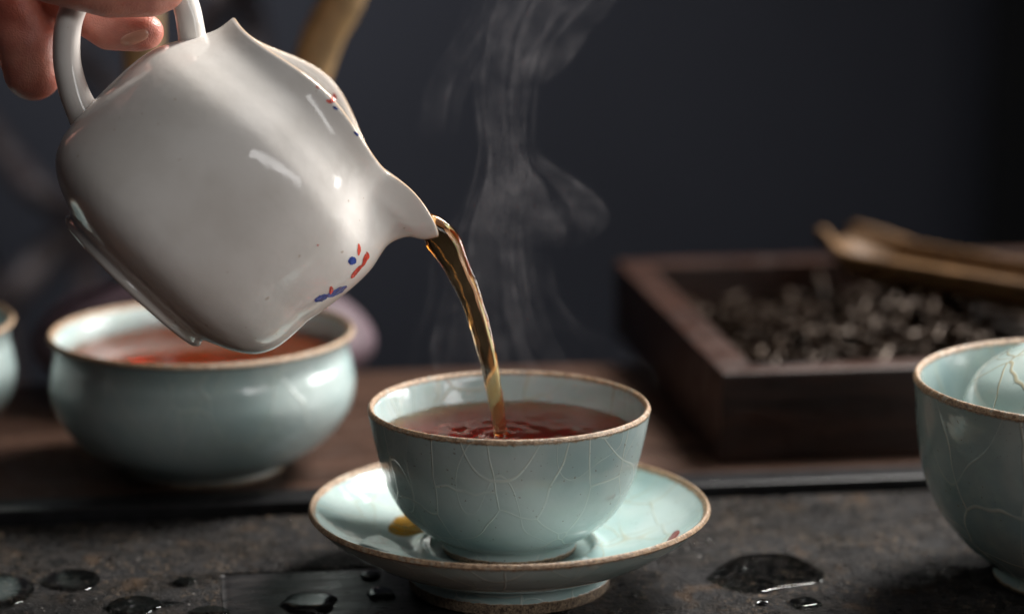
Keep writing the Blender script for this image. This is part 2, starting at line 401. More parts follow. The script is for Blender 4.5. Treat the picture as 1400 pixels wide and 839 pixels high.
# ------------------------------------------------------------------ celadon ware
def vessel(name, foot_out, prof_out, prof_in, under, mat, lip=(0.05, 0.10), seg=128, wob=0.004, seed=1, edge_len=0.12, foot_edge=True, inner_ring=None):
    """foot_out: (r,z) of the foot ring from its inside over the ground edge to where the glaze starts;
       prof_out continues to the lip, prof_in from the lip to the centre"""
    root = empty(name)
    out = spline(prof_out, 60); inn = spline(prof_in, 70)
    # rounded lip between the two ends
    lipmid = np.array([(out[-1][0] + inn[0][0]) / 2, max(out[-1][1], inn[0][1]) + 0.5 * abs(out[-1][0] - inn[0][0])])
    lipp = spline([out[-1], out[-1] * 0.35 + lipmid * 0.65 + [0.015, 0.0], lipmid, inn[0] * 0.35 + lipmid * 0.65 - [0.015, 0.0], inn[0]], 13)
    def dist(p, end):
        s = np.concatenate([[0], np.cumsum(np.linalg.norm(np.diff(p, axis=0), axis=1))])
        return s[-1] - s if end else s
    full = np.vstack([out]); e_o = np.exp(-dist(out, True) / edge_len)
    if foot_edge: e_o = np.maximum(e_o, 0.9 * np.exp(-dist(out, False) / 0.05))
    e_i = np.exp(-dist(inn, False) / (edge_len * 0.8))
    if inner_ring is not None: e_i = np.maximum(e_i, 0.62 * np.exp(-((inn[:, 0] - inner_ring) / 0.07) ** 2))
    def ringvals(vals, prof):
        r = []
        for k, p in enumerate(prof): r += [float(vals[k])] * (1 if p[0] < 1e-4 else seg)
        return r
    Vo, Fo = lathe([tuple(p) for p in out], seg, wob, seed)
    Vi, Fi = lathe([(max(0, p[0]) if k < len(inn) - 1 else 0.0, p[1]) for k, p in enumerate(inn)], seg, wob, seed)
    prof_i = [(max(0, p[0]) if k < len(inn) - 1 else 0.0, p[1]) for k, p in enumerate(inn)]
    off = len(Vo)
    Vb = Vo + Vi; Fb = Fo + [tuple(i + off for i in f) for f in Fi]
    ed = ringvals(e_o, out) + ringvals(e_i, prof_i)
    inr = [0.0] * len(Vo) + [1.0] * len(Vi)
    mk('body', Vb, Fb, mat, root, attrs={'edge': ed, 'inner': inr})
    Vl, Fl = lathe([tuple(p) for p in lipp], seg, wob, seed)
    mk('rim', Vl, Fl, M_CLAY, root)
    ft = [tuple(p) for p in spline(foot_out, 30)]
    Vf, Ff = lathe(ft, seg, wob, seed)
    Vu, Fu = lathe([(0.0, under)] + [ft[0]], seg, wob, seed)
    o2 = len(Vf)
    mk('foot_ring', Vf + Vu, Ff + [tuple(i + o2 for i in f) for f in Fu], M_FOOT, root)
    return root

C_MAIN = celadon('celadon_cup', 1.0); C_SAUCER = celadon('celadon_saucer', 2.3, base=(0.41, 0.50, 0.485), deep=(0.29, 0.415, 0.405), crack=0.62, amt=0.455)
C_BOWL = celadon('celadon_bowl', 3.7, base=(0.44, 0.515, 0.505), deep=(0.33, 0.43, 0.43), amt=0.25)
C_RIGHT = celadon('celadon_right', 5.2, base=(0.34, 0.41, 0.40), deep=(0.23, 0.33, 0.34), crack=0.42, amt=0.5)
C_NEST = celadon('celadon_nested', 6.9, base=(0.46, 0.53, 0.50), deep=(0.34, 0.44, 0.42), crack=0.55, amt=0.8, line=(0.36, 0.31, 0.19))

saucer = vessel('saucer',
    [(2.25, 0.55), (2.38, 0.05), (2.50, 0.0), (2.68, 0.0), (2.76, 0.06), (2.80, 0.34)],
    [(2.80, 0.34), (2.78, 0.52), (2.92, 0.68), (3.5, 0.90), (4.3, 1.28), (5.0, 1.74), (5.40, 2.10), (5.52, 2.24)],
    [(5.36, 2.27), (5.22, 2.13), (4.8, 1.80), (4.1, 1.45), (3.3, 1.20), (2.75, 1.12), (2.52, 1.20), (2.42, 1.26), (2.32, 1.19), (2.15, 1.03), (1.4, 1.00), (0.0, 1.0)],
    0.55, C_SAUCER, seed=1.2, edge_len=0.16, inner_ring=2.42)
tag(saucer, 'round celadon saucer with brown rim under the steaming cup', 'saucer')
cup = vessel('tea_cup',
    [(1.55, 1.25), (1.62, 1.07), (1.68, 1.045), (1.78, 1.045), (1.84, 1.09), (1.86, 1.20)],
    [(1.86, 1.20), (1.86, 1.36), (2.02, 1.50), (2.50, 1.80), (3.02, 2.32), (3.38, 3.00), (3.58, 3.72), (3.73, 4.38), (3.84, 4.98), (3.855, 5.06)],
    [(3.70, 5.08), (3.66, 4.98), (3.52, 4.4), (3.36, 3.72), (3.14, 3.0), (2.75, 2.4), (2.1, 1.85), (1.2, 1.6), (0.0, 1.55)],
    1.25, C_MAIN, seed=2.0, edge_len=0.10)
tag(cup, 'celadon crackle tea cup standing on the saucer, tea being poured in', 'cup')

# tea inside the cup: a solid body of liquid with ripples where the stream falls in
SX, SY = -0.27, 0.0; TEA_Z = 4.30
def tea_body(name, prof_in, level, cx, cy, sx=None, sy=None, mat=M_TEA, amp=0.022):
    inn = [p for p in spline(prof_in, 80)]
    rl = None
    for a, b in zip(inn[:-1], inn[1:]):
        if a[1] >= level > b[1]: rl = a[0] + (b[0] - a[0]) * (a[1] - level) / (a[1] - b[1]); break
    below = [(p[0] + 0.02, p[1] - 0.02) for p in inn if p[1] < level - 0.03]
    seg = 128; Vv, Ff, rings = [], [], []
    rr = list(np.linspace(0, 1, 56))[::-1]
    # bottom centre -> wall -> surface edge -> surface centre
    prof = [(0.0, inn[-1][1] - 0.02)] + [b for b in below[::-1] if b[0] > 0.05] 
    for r, z in prof:
        if r < 1e-4: rings.append([len(Vv)]); Vv.append((cx, cy, z)); continue
        idx = []
        for k in range(seg):
            an = 2 * math.pi * k / seg; idx.append(len(Vv)); Vv.append((cx + r * math.cos(an), cy + r * math.sin(an), z))
        rings.append(idx)
    R0 = rl + 0.03
    for q in rr:
        if q < 1e-6: rings.append([len(Vv)]); Vv.append((cx, cy, level)); continue
        r = R0 * q; idx = []
        for k in range(seg):
            an = 2 * math.pi * k / seg; x, y = cx + r * math.cos(an), cy + r * math.sin(an)
            z = level + 0.05 * math.exp(-(R0 - r) / 0.07)
            if sx is not None:
                d = math.hypot(x - sx, y - sy)
                z += amp * math.sin(d * 10.0) * math.exp(-d / 1.1) + 0.05 * math.exp(-(d / 0.32) ** 2)
                z += amp * 0.9 * noise.fractal(Vector((x * 1.3, y * 1.3, 3.0)), 1.0, 2.0, 2)
            idx.append(len(Vv)); Vv.append((x, y, z))
        rings.append(idx)
    for A, B in zip(rings[:-1], rings[1:]):
        for k in range(seg):
            k2 = (k + 1) % seg
            if len(A) == 1: Ff.append((A[0], B[k2], B[k]))
            elif len(B) == 1: Ff.append((A[k], A[k2], B[0]))
            else: Ff.append((A[k], A[k2], B[k2], B[k]))
    return fix_normals(mk(name, Vv, Ff, mat))
CUP_IN = [(3.70, 5.08), (3.66, 4.98), (3.52, 4.4), (3.36, 3.72), (3.14, 3.0), (2.75, 2.4), (2.1, 1.85), (1.2, 1.6), (0.0, 1.55)]
t = tea_body('cup_tea', CUP_IN, TEA_Z, 0, 0, SX, SY, M_TEACUP)
tag(t, 'rippling dark red tea filling the celadon cup', 'tea')

# spilled tea and water lying in the saucer
def blob_surface(name, pts, zfun, h, mat, label, cat, group=None):
    """a thin domed puddle: outline pts in xy, resting on the surface zfun(x,y)"""
    c = np.mean(np.array(pts), axis=0); n = len(pts); rings = 12; Vv, Ff = [], []
    for q in range(rings + 1):
        f = 1 - q / rings
        for p in pts:
            x = c[0] + (p[0] - c[0]) * f; y = c[1] + (p[1] - c[1]) * f
            Vv.append((x, y, zfun(x, y) + h * (1 - f ** 5) ** 0.6 - (0.012 if q == 0 else 0)))
    m = len(Vv)
    for p in pts: Vv.append((p[0], p[1], zfun(*p) - 0.03))
    Vv.append((c[0], c[1], zfun(*c) - 0.03))
    for q in range(rings):
        for k in range(n):
            k2 = (k + 1) % n
            Ff.append((q * n + k, q * n + k2, (q + 1) * n + k2, (q + 1) * n + k))
    for k in range(n):
        k2 = (k + 1) % n
        Ff.append((k2, k, m + k, m + k2)); Ff.append((m + k2, m + k, m + n))
    o = fix_normals(mk(name, Vv, Ff, mat)); bm = bmesh.new(); bm.from_mesh(o.data)
    bmesh.ops.remove_doubles(bm, verts=bm.verts, dist=1e-6); bm.to_mesh(o.data); bm.free()
    o.data.polygons.foreach_set('use_smooth', [True] * len(o.data.polygons))
    return tag(o, label, cat, group)
SAUC_IN = spline([(5.36, 2.27), (5.22, 2.13), (4.8, 1.80), (4.1, 1.45), (3.3, 1.20), (2.75, 1.12), (2.52, 1.20), (2.42, 1.26), (2.32, 1.19), (2.15, 1.03), (1.4, 1.00), (0.0, 1.0)], 200)[::-1]
def zs(x, y): return float(np.interp(math.hypot(x, y), SAUC_IN[:, 0], SAUC_IN[:, 1]))
def blob_outline(cx, cy, rx, ry, seed, n=56, rough=0.18, rot=0.0):
    o = []
    for k in range(n):
        a = 2 * math.pi * k / n
        q = 1 + rough * 1.6 * noise.fractal(Vector((math.cos(a) * 1.1 + seed, math.sin(a) * 1.1, seed * 2.1)), 1.0, 2.0, 3)
        x, y = rx * q * math.cos(a), ry * q * math.sin(a)
        o.append((cx + x * math.cos(rot) - y * math.sin(rot), cy + x * math.sin(rot) + y * math.cos(rot)))
    return o
# a ring-shaped film of water on the left of the saucer, then an amber drip
def saucer_film(name, a0, a1, r0, r1, h, mat, label, cat, seed):
    na, nr = 60, 16; Vv, Ff = [], []
    for s in (0, 1):
        for i in range(na + 1):
            u = i / na; an = a0 + (a1 - a0) * u
            tap = (math.sin(math.pi * u)) ** 0.45
            wv = 0.16 * noise.noise(Vector((an * 3, seed, 0)))
            for j in range(nr + 1):
                v = j / nr; rm = (r0 + r1) / 2 + wv; r = rm + (v - 0.5) * (r1 - r0) * tap * (1 + 0.25 * noise.noise(Vector((an * 5, seed, v))))
                x, y = r * math.cos(an), r * math.sin(an)
                e = max(0.0, 1 - abs(2 * v - 1) ** 4) ** 0.6 * tap
                Vv.append((x, y, zs(x, y) + (h * e * (1 + 0.25 * noise.noise(Vector((x * 3, y * 3, seed)))) if s == 0 else -0.02)))
    w_ = nr + 1; B = (na + 1) * w_
    for i in range(na):
        for j in range(nr):
            a = i * w_ + j
            Ff.append((a, a + 1, a + w_ + 1, a + w_)); Ff.append((B + a, B + a + w_, B + a + w_ + 1, B + a + 1))
    for i in range(na):
        a = i * w_; Ff.append((a, a + w_, B + a + w_, B + a)); b = a + nr; Ff.append((b, B + b, B + b + w_, b + w_))
    for j in range(nr):
        Ff.append((j, B + j, B + j + 1, j + 1)); b = na * w_ + j; Ff.append((b, b + 1, B + b + 1, B + b))
    return tag(fix_normals(mk(name, Vv, Ff, mat)), label, cat)
saucer_film('spilled_water', R(175), R(262), 2.75, 4.35, 0.10, M_WATER, 'clear water pooled in the front left of the saucer', 'water', 1.0)
M_AMBER = tea_mat('amber_spill', 0.9, 0.6, (0.55, 0.28, 0.03))
saucer_film('spilled_tea', R(128), R(168), 2.6, 3.75, 0.035, M_AMBER, 'amber tea drip on the saucer left of the cup foot', 'tea', 4.0)

saucer_film('tea_stain', R(-19), R(-6), 4.42, 4.72, 0.025, tea_mat('red_stain', 1.0, 0.8, (0.20, 0.02, 0.015)), 'small red tea stain inside the right of the saucer', 'stain', 6.0)
# bubbles round the place where the stream lands
bv, bf = [], []
bm_ = bmesh.new(); bmesh.ops.create_icosphere(bm_, subdivisions=3, radius=1); iv = [v.co.copy() for v in bm_.verts]; it_ = [tuple(v.index for v in f.verts) for f in bm_.faces]; bm_.free()
for k in range(26):
    a_, d_ = random.uniform(0, 6.28), random.uniform(0.34, 0.75) if k < 17 else random.uniform(0.8, 2.9); r_ = random.uniform(0.02, 0.055)
    o_ = len(bv); bv += [(SX + math.cos(a_) * d_ + q.x * r_, SY + math.sin(a_) * d_ + q.y * r_, TEA_Z + 0.02 + q.z * r_) for q in iv]; bf += [tuple(i_ + o_ for i_ in f) for f in it_]
tag(mk('tea_bubbles', bv, bf, tea_mat('bubble', 0.0)), 'tiny bubbles on the tea where the stream lands', 'bubbles', kind='stuff')

# left bowls
BOWL_IN = [(4.78, 4.58), (4.66, 4.42), (4.56, 4.05), (4.60, 3.5), (4.62, 2.7), (4.2, 1.7), (3.2, 0.95), (1.6, 0.65), (0.0, 0.6)]
def make_bowl():
    return vessel('tea_bowl',
        [(2.1, 0.35), (2.15, 0.06), (2.25, 0.0), (2.5, 0.0), (2.6, 0.06), (2.62, 0.16)],
        [(2.62, 0.16), (2.66, 0.34), (3.2, 0.52), (4.1, 1.15), (4.72, 1.95), (4.95, 2.75), (4.88, 3.5), (4.78, 3.95), (4.84, 4.35), (4.98, 4.56)],
        BOWL_IN, 0.35, C_BOWL, seed=3.1, edge_len=0.17)
bowl = make_bowl(); BP = Vector((-9.72, 10.6, 0.302)); bowl.location = BP * U; bowl.scale = (0.97,) * 3
tag(bowl, 'wide celadon bowl of red tea behind the tilted jug', 'bowl', 'celadon bowls standing on the wooden table')
t = tea_body('bowl_tea', BOWL_IN, 3.75, 0, 0, mat=M_TEABOWL); t.location = BP * U; t.scale = (0.97,) * 3
tag(t, 'red tea in the celadon bowl behind the jug', 'tea')
b2 = copy_tree(bowl); b2.location = Vector((-20.75, 11.6, 0.302)) * U; b2.rotation_euler = (0, 0, 2.1)
b2['label'] = 'celadon bowl cut off by the left edge of the picture'

# right cup with a small cup upturned in it
RC = Vector((16.15, 0.35, 0.0))
right = vessel('tea_cup',
    [(2.0, 0.3), (2.1, 0.06), (2.2, 0.0), (2.5, 0.0), (2.58, 0.05), (2.62, 0.14)],
    [(2.62, 0.14), (2.62, 0.42), (2.95, 0.66), (3.7, 1.3), (4.35, 2.2), (4.72, 3.2), (4.88, 4.2), (4.96, 5.2), (5.03, 5.66)],
    [(4.84, 5.70), (4.74, 5.2), (4.62, 4.2), (4.42, 3.2), (4.0, 2.3), (3.2, 1.4), (2.0, 0.85), (0.0, 0.7)],
    0.3, C_RIGHT, seed=4.4, edge_len=0.10)
right.location = RC * U; right.rotation_euler = (0, 0, 2.6)
tag(right, 'large celadon crackle cup cut off by the right edge of the picture', 'cup')
nest = vessel('tea_cup',
    [(1.35, 0.3), (1.45, 0.06), (1.55, 0.0), (1.68, 0.0), (1.76, 0.05), (1.78, 0.14)],
    [(1.78, 0.14), (1.80, 0.32), (2.3, 0.46), (3.1, 0.95), (3.55, 1.7), (3.72, 2.5), (3.80, 3.3), (3.85, 3.7)],
    [(3.68, 3.72), (3.6, 3.3), (3.5, 2.5), (3.3, 1.75), (2.8, 1.05), (1.9, 0.62), (0.0, 0.5)],
    0.3, C_NEST, seed=5.4, edge_len=0.10)
nest.location = (RC + Vector((0.15, 0.1, 7.1))) * U; nest.rotation_euler = (R(180 - 4), R(-3), 0.4); nest.scale = (1.12,) * 3
tag(nest, 'small celadon cup lying upturned inside the large right cup', 'cup')

# ------------------------------------------------------------------ the pouring jug
TILT = R(45)
JB = P(179, 388, -1.1)                                   # centre of the jug's base
LEAN = R(9.5)
jug = empty('pouring_jug', JB)
jug.rotation_euler = (Matrix.Rotation(-LEAN, 3, Vector((1, 0, -1)).normalized()) @ Matrix.Rotation(TILT, 3, 'Y')).to_euler()
tag(jug, 'white porcelain pouring jug held tilted, tea running from its spout', 'jug')
jug.scale = (0.973,) * 3
JM = Matrix.Translation(JB) @ jug.rotation_euler.to_matrix().to_4x4() @ Matrix.Scale(0.973, 4)
AX = np.array([0, .10, .20, .28, .42, .65, 1.0, 1.45, 2.0, 2.8, 3.6, 4.4, 5.0, 5.5, 6.0, 6.5, 7.0])
AR = np.array([2.44, 2.53, 2.48, 2.50, 2.82, 3.30, 3.76, 4.02, 4.12, 4.15, 4.14, 4.08, 3.94, 3.69, 3.38, 3.13, 3.05])
pr = spline(np.stack([AX, AR], 1), 130)
BX = [2.6, 3.4, 4.5, 5.3, 5.74, 6.2, 6.5, 7.2]; BY = [0.0, .16, .38, .62, .88, 1.36, 1.86, 2.35]
bump_spline = spline(np.stack([BX, BY], 1), 120)
def wrap(a): return (a + math.pi) % (2 * math.pi) - math.pi
def jug_r(th, a):
    r = float(np.interp(a * 7.0 / max(6.8, jug_top(th)), pr[:, 0], pr[:, 1])); th = wrap(th)
    b = float(np.interp(a, bump_spline[:, 0], bump_spline[:, 1])) if a > 2.6 else 0.0
    s = 0.62 - 0.36 * sstep(a, 3.0, 6.2)
    return r + b * math.exp(-(th / s) ** 2)
def jug_top(th):
    th = wrap(th)
    return 6.98 + 0.14 * math.exp(-((abs(th) - 0.26) / 0.14) ** 2) - 0.22 * math.exp(-(th / 0.15) ** 2) + 0.12 * math.exp(-(wrap(th - math.pi) / 0.5) ** 2) + 0.02 * math.cos(4 * th) + (0.85 if th > 0 else 0.36) * math.exp(-((abs(th) - 1.55) / 0.66) ** 2)
def jug_pt(th, f, off=0.0):
    a = f * jug_top(th); r = jug_r(th, a) + off
    return (r * math.cos(th), r * math.sin(th), a)
NT, NA = 192, 110
fs = [(i / NA) for i in range(NA + 1)]
def jug_shell():
    Vv, Ff, E = [], [], []
    rings = []
    # outer from base to lip
    base_c = len(Vv); Vv.append((0, 0, 0.22)); E.append(0.0)
    def ring(fn, e):
        idx = []
        for k in range(NT):
            th = 2 * math.pi * k / NT; idx.append(len(Vv)); Vv.append(fn(th)); E.append(e)
        rings.append(idx)
    ring(lambda th: (2.05 * math.cos(th), 2.05 * math.sin(th), 0.22), 0)
    ring(lambda th: (2.15 * math.cos(th), 2.15 * math.sin(th), 0.05), 0.35)
    for f in fs: ring(lambda th: jug_pt(th, f), max(0.7 * math.exp(-(1 - f) * 6.98 / 0.05), 0.25 * math.exp(-f * 7 / 0.06)))
    # lip and inside
    ring(lambda th: (lambda p: (p[0] - 0.05 * math.cos(th), p[1] - 0.05 * math.sin(th), p[2] + 0.045))(jug_pt(th, 1.0)), 1.0)
    ring(lambda th: (lambda p: (p[0] - 0.12 * math.cos(th), p[1] - 0.12 * math.sin(th), p[2] + 0.03))(jug_pt(th, 1.0)), 0.8)
    for i in range(NA - 4, 4, -2):
        f = fs[i] * 0.955 + 0.045
        tk = 0.16 + 0.12 * (1 - f)
        ring(lambda th: jug_pt(th, f, -tk), 0.0)
    top_c = len(Vv); Vv.append((0, 0, 0.5)); E.append(0.0)
    for A, B in zip(rings[:-1], rings[1:]):
        for k in range(NT):
            k2 = (k + 1) % NT; Ff.append((A[k], A[k2], B[k2], B[k]))
    for k in range(NT):
        k2 = (k + 1) % NT
        Ff.append((base_c, rings[0][k2], rings[0][k])); Ff.append((rings[-1][k], rings[-1][k2], top_c))
    return Vv, Ff, E
JV, JF, JE = jug_shell()
jb = mk('body', JV, JF, M_PORC, jug, attrs={'edge': JE})
bvh = BVHTree.FromPolygons([JM @ Vector(v) for v in JV], JF)
JMI = JM.inverted()
# handle: an ear-shaped loop on the side opposite the spout
hp = [JMI @ P(*q) for q in [(278, 112, -0.35), (266, 78, -0.35), (261, 40, -0.35), (252, 2, -0.35), (228, -34, -0.35), (180, -50, -0.35), (128, -30, -0.35), (97, 20, -0.35), (91, 75, -0.35), (100, 122, -0.35), (116, 158, -0.35), (140, 198, -0.35)]]
hs = spline([tuple(p) for p in hp], 70)
hr = [0.36 + 0.20 * math.exp(-i / 4.0) + 0.30 * math.exp(-(69 - i) / 6.0) for i in range(70)]
V, F = tube([tuple(p) for p in hs], hr, 20, [1.15] * 70); mk('handle', V, F, M_PORC, jug, attrs={'edge': [0.0] * len(V)})
# painted sprigs, brushed on the glaze
def stroke(name, pts, wid, mat, inside=False):
    sp = spline(pts, 12); Vv, Ff = [], []
    for i, p in enumerate(sp):
        q0, q1 = sp[max(0, i - 1)], sp[min(11, i + 1)]
        d = (q1 - q0) / (np.linalg.norm(q1 - q0) + 1e-9); nrm = np.array([-d[1], d[0]])
        wv = wid * (max(0.0, math.sin(math.pi * (i + 0.6) / 12.2)) ** 0.6) * (0.85 + 0.3 * random.random())
        for s in (-1, -0.4, 0.4, 1):
            o_, dr = ray(*(p + nrm * wv * s)); hit, nn, _, _ = bvh.ray_cast(o_, dr)
            if hit is None: return
            if nn.dot(dr) > 0: nn = -nn
            Vv.append(JMI @ (hit + nn * 0.008))
    for i in range(11):
        for s in range(3): Ff.append((i * 4 + s, i * 4 + s + 1, i * 4 + s + 5, i * 4 + s + 4))
    mk(name, Vv, Ff, mat, jug)
for pts, wd, mt in [
    ([(430, 411), (440, 407), (448, 403)], 4.5, M_BLUE), ([(446, 405), (458, 400), (474, 391)], 4.0, M_BLUE), ([(477, 360), (482, 356), (486, 353)], 5.5, M_BLUE),
    ([(452, 391), (453, 396), (451, 402)], 2.6, M_RED), ([(449, 418), (456, 411), (462, 404)], 2.4, M_RED), ([(458, 417), (466, 409)], 1.6, M_BLUE),
    ([(490, 333), (491, 340), (490, 349)], 2.4, M_RED), ([(480, 380), (487, 371), (495, 362)], 3.0, M_RED), ([(494, 365), (498, 358), (500, 347)], 2.6, M_RED), ([(501, 344), (503, 350), (499, 357)], 2.0, M_RED),
    ([(434, 336), (435, 334)], 1.2, M_RED), ([(468, 425), (473, 419)], 1.4, M_BLUE),
    ([(446, 137), (452, 139), (457, 134), (456, 128)], 3.2, M_RED), ([(476, 167), (482, 165), (484, 158), (480, 152)], 3.2, M_RED), ([(455, 146), (462, 150)], 1.8, M_BLUE), ([(484, 180), (490, 186)], 1.8, M_BLUE), ([(432, 118), (437, 122)], 1.5, M_RED)]:
    stroke('painted_petal', pts, wd, mt)

# ------------------------------------------------------------------ the falling tea
cl = spline([(556, 294, 16), (575, 302, 26), (592, 313, 37), (606, 330, 43), (627, 368, 36), (643, 405, 33), (656, 445, 31), (667, 490, 28), (676, 535, 25), (683, 580, 22), (686, 598, 24)], 110)
path, rad, flat = [], [], []
Vs, Fs = [], []; SEG = 36
for i, (px, py, wd) in enumerate(cl):
    tt = i / 109
    c = P(px, py, 0.10 * math.sin(tt * 7)); nx = cl[min(i + 1, 109)][:2] - cl[max(i - 1, 0)][:2]; nx /= np.linalg.norm(nx)
    tang = Vector((nx[0], 0, -nx[1])); side = Vector((nx[1], 0, nx[0])); dep = Vector((0, 1, 0))
    r = wd / 2 / 51.0 * (1.0 - 0.10 * sstep(tt, 0.15, 0.4))
    for k in range(SEG):
        an = 2 * math.pi * k / SEG
        lump = 1 + 0.05 * math.sin(2 * an + tt * 6) + 0.02 * math.sin(3 * an - tt * 9 + 1) + 0.11 * noise.noise(Vector((math.cos(an) * 0.9, math.sin(an) * 0.9, tt * 7))) + 0.06 * noise.noise(Vector((math.cos(an + tt * 5) * 1.5, math.sin(an + tt * 5) * 1.5, tt * 14)))
        lump = 1 + (lump - 1) * sstep(tt, 0.02, 0.2)
        Vs.append(c + side * (math.cos(an) * r * lump) + dep * (math.sin(an) * r * lump * (0.62 + 0.25 * tt)))
for i in range(109):
    for k in range(SEG):
        k2 = (k + 1) % SEG; Fs.append((i * SEG + k, i * SEG + k2, (i + 1) * SEG + k2, (i + 1) * SEG + k))
Fs.append(tuple(range(SEG))); Fs.append(tuple(109 * SEG + k for k in range(SEG)))
stream = fix_normals(mk('tea_stream', Vs, Fs, M_TEA))
tag(stream, 'amber stream of tea falling from the jug spout into the cup', 'tea stream')

# ------------------------------------------------------------------ the hand on the jug's handle
def capsule_cloud(chains):
    bm = bmesh.new()
    for ch in chains:
        for (p0, r0), (p1, r1) in zip(ch[:-1], ch[1:]):
            n = max(2, int((Vector(p1) - Vector(p0)).length / (0.35 * min(r0, r1))))
            for i in range(n + 1):
                t_ = i / n; c = Vector(p0).lerp(Vector(p1), t_); r = r0 + (r1 - r0) * t_
                bmesh.ops.create_icosphere(bm, subdivisions=3, radius=r * U, matrix=Matrix.Translation(c * U))
    me = bpy.data.meshes.new('tmp'); bm.to_mesh(me); bm.free(); return me
hc = lambda px, py, Y, r: (tuple(P(px, py, Y)), r)
chains = [
    # middle finger hanging outside the handle
    [hc(-95, -95, 2.0, 0.98), hc(-25, -40, 1.7, 0.90), hc(16, 10, 1.45, 0.84), hc(38, 60, 1.25, 0.88), hc(45, 98, 1.2, 0.80)],
    # index finger through the loop
    [hc(-60, -130, 2.0, 0.98), hc(30, -90, 2.0, 0.86), hc(95, -5, 1.25, 0.74), hc(150, 38, 0.75, 0.62), hc(188, 44, 0.35, 0.54), hc(200, 44, 0.25, 0.48)],
    # thumb across the front of the handle
    [hc(-170, -150, 0.2, 1.35), hc(-40, -95, -1.3, 1.1), hc(75, -42, -1.25, 0.92), hc(150, -16, -1.05, 0.78), hc(205, -14, -0.85, 0.72), hc(222, -16, -0.8, 0.62)],
    # ring finger and little finger, curled away to the left
    [hc(-140, -70, 3.2, 0.95), hc(-80, -10, 3.0, 0.84), hc(-70, 45, 2.7, 0.78), hc(-66, 80, 2.5, 0.68)],
    [hc(-180, -50, 4.4, 0.85), hc(-130, 10, 4.2, 0.72), hc(-100, 55, 3.8, 0.66), hc(-95, 85, 3.6, 0.58)],
    # palm and wrist
    [hc(-95, -95, 2.0, 1.0), hc(-240, -190, 1.9, 1.6), hc(-420, -300, 2.0, 2.3), hc(-620, -400, 2.2, 2.5)],
    [hc(-60, -130, 2.0, 1.0), hc(-230, -230, 1.4, 1.5), hc(-420, -330, 1.4, 2.1)],
    [hc(-140, -70, 3.2, 1.0), hc(-270, -150, 3.0, 1.5), hc(-430, -280, 2.8, 2.0)],
    [hc(-180, -50, 4.4, 0.9), hc(-290, -120, 3.8, 1.3), hc(-430, -260, 3.2, 1.8)],
    [hc(-170, -150, 0.2, 1.3), hc(-320, -250, 0.8, 1.9), hc(-440, -320, 1.5, 2.1)],
]
me = capsule_cloud(chains); tmp = bpy.data.objects.new('tmp', me); link(tmp)
m1 = tmp.modifiers.new('r', 'REMESH'); m1.mode = 'VOXEL'; m1.voxel_size = 0.0009
m2 = tmp.modifiers.new('s', 'SMOOTH'); m2.iterations = 6; m2.factor = 0.5
dg = bpy.context.evaluated_depsgraph_get()
hm = bpy.data.meshes.new_from_object(tmp.evaluated_get(dg)); bpy.data.objects.remove(tmp)
hm.name = 'hand'
hand = empty('hand', P(-620, -400, 2.2)); tag(hand, 'hand gripping the jug handle with thumb above and finger through the loop', 'hand')
ho = link(bpy.data.objects.new('palm_and_fingers', hm)); ho.parent = hand; ho.location = -hand.location
hm.materials.append(M_SKIN); hm.polygons.foreach_set('use_smooth', [True] * len(hm.polygons))
# crease folds: push skin in along rings across the joints
hb = BVHTree.FromPolygons([v.co / U for v in hm.vertices], [tuple(p.vertices) for p in hm.polygons])
def nail(outline_c, rx, ry, rot):
    Vv, Ff = [], []; n = 28; rg = 7
    for q in range(rg + 1):
        f = 1 - q / rg
        for k in range(n):
            a = 2 * math.pi * k / n; sx_ = abs(math.cos(a)) ** 0.75 * math.copysign(1, math.cos(a)); sy_ = abs(math.sin(a)) ** 0.75 * math.copysign(1, math.sin(a))
            x, y = rx * f * sx_, ry * f * sy_
            o_, dr = ray(outline_c[0] + x * math.cos(rot) - y * math.sin(rot), outline_c[1] + x * math.sin(rot) + y * math.cos(rot))
            hit, nn, _, _ = hb.ray_cast(o_, dr)
            if hit is None: return
            Vv.append(hit + nn * (0.035 * (1 - f ** 6) - 0.01))
    for q in range(rg):
        for k in range(n):
            k2 = (k + 1) % n; Ff.append((q * n + k, q * n + k2, (q + 1) * n + k2, (q + 1) * n + k))
    o = mk('fingernail', Vv, Ff, M_NAIL, hand); o.location = -hand.location
nail((184, 52), 22, 9, R(-20))

# ------------------------------------------------------------------ wooden box of loose tea and the scoop
BXROT = R(8.0); BC = G(985, 632, 0.302)
box = empty('wooden_box', (BC.x, BC.y, 0.305), (0, 0, BXROT))
tag(box, 'open dark wooden box filled with loose black tea leaves', 'box')
BW, BD, BH, BT = 17.5, 19.0, 2.95, 1.25
for nm, b in [('box_side', (0, BW, 0, BT, 0, BH)), ('box_side', (0, BW, BD - BT, BD, 0, BH)), ('box_side', (0, BT, BT + .01, BD - BT - .01, 0, BH - 0.01)), ('box_side', (BW - BT, BW, BT + .01, BD - BT - .01, 0, BH - 0.01)), ('box_floor', (BT, BW - BT, BT, BD - BT, 0.1, 0.6))]:
    V, F = box_vf(*b, 0.10); mk(nm, V, F, M_BOX, box, smooth=False)
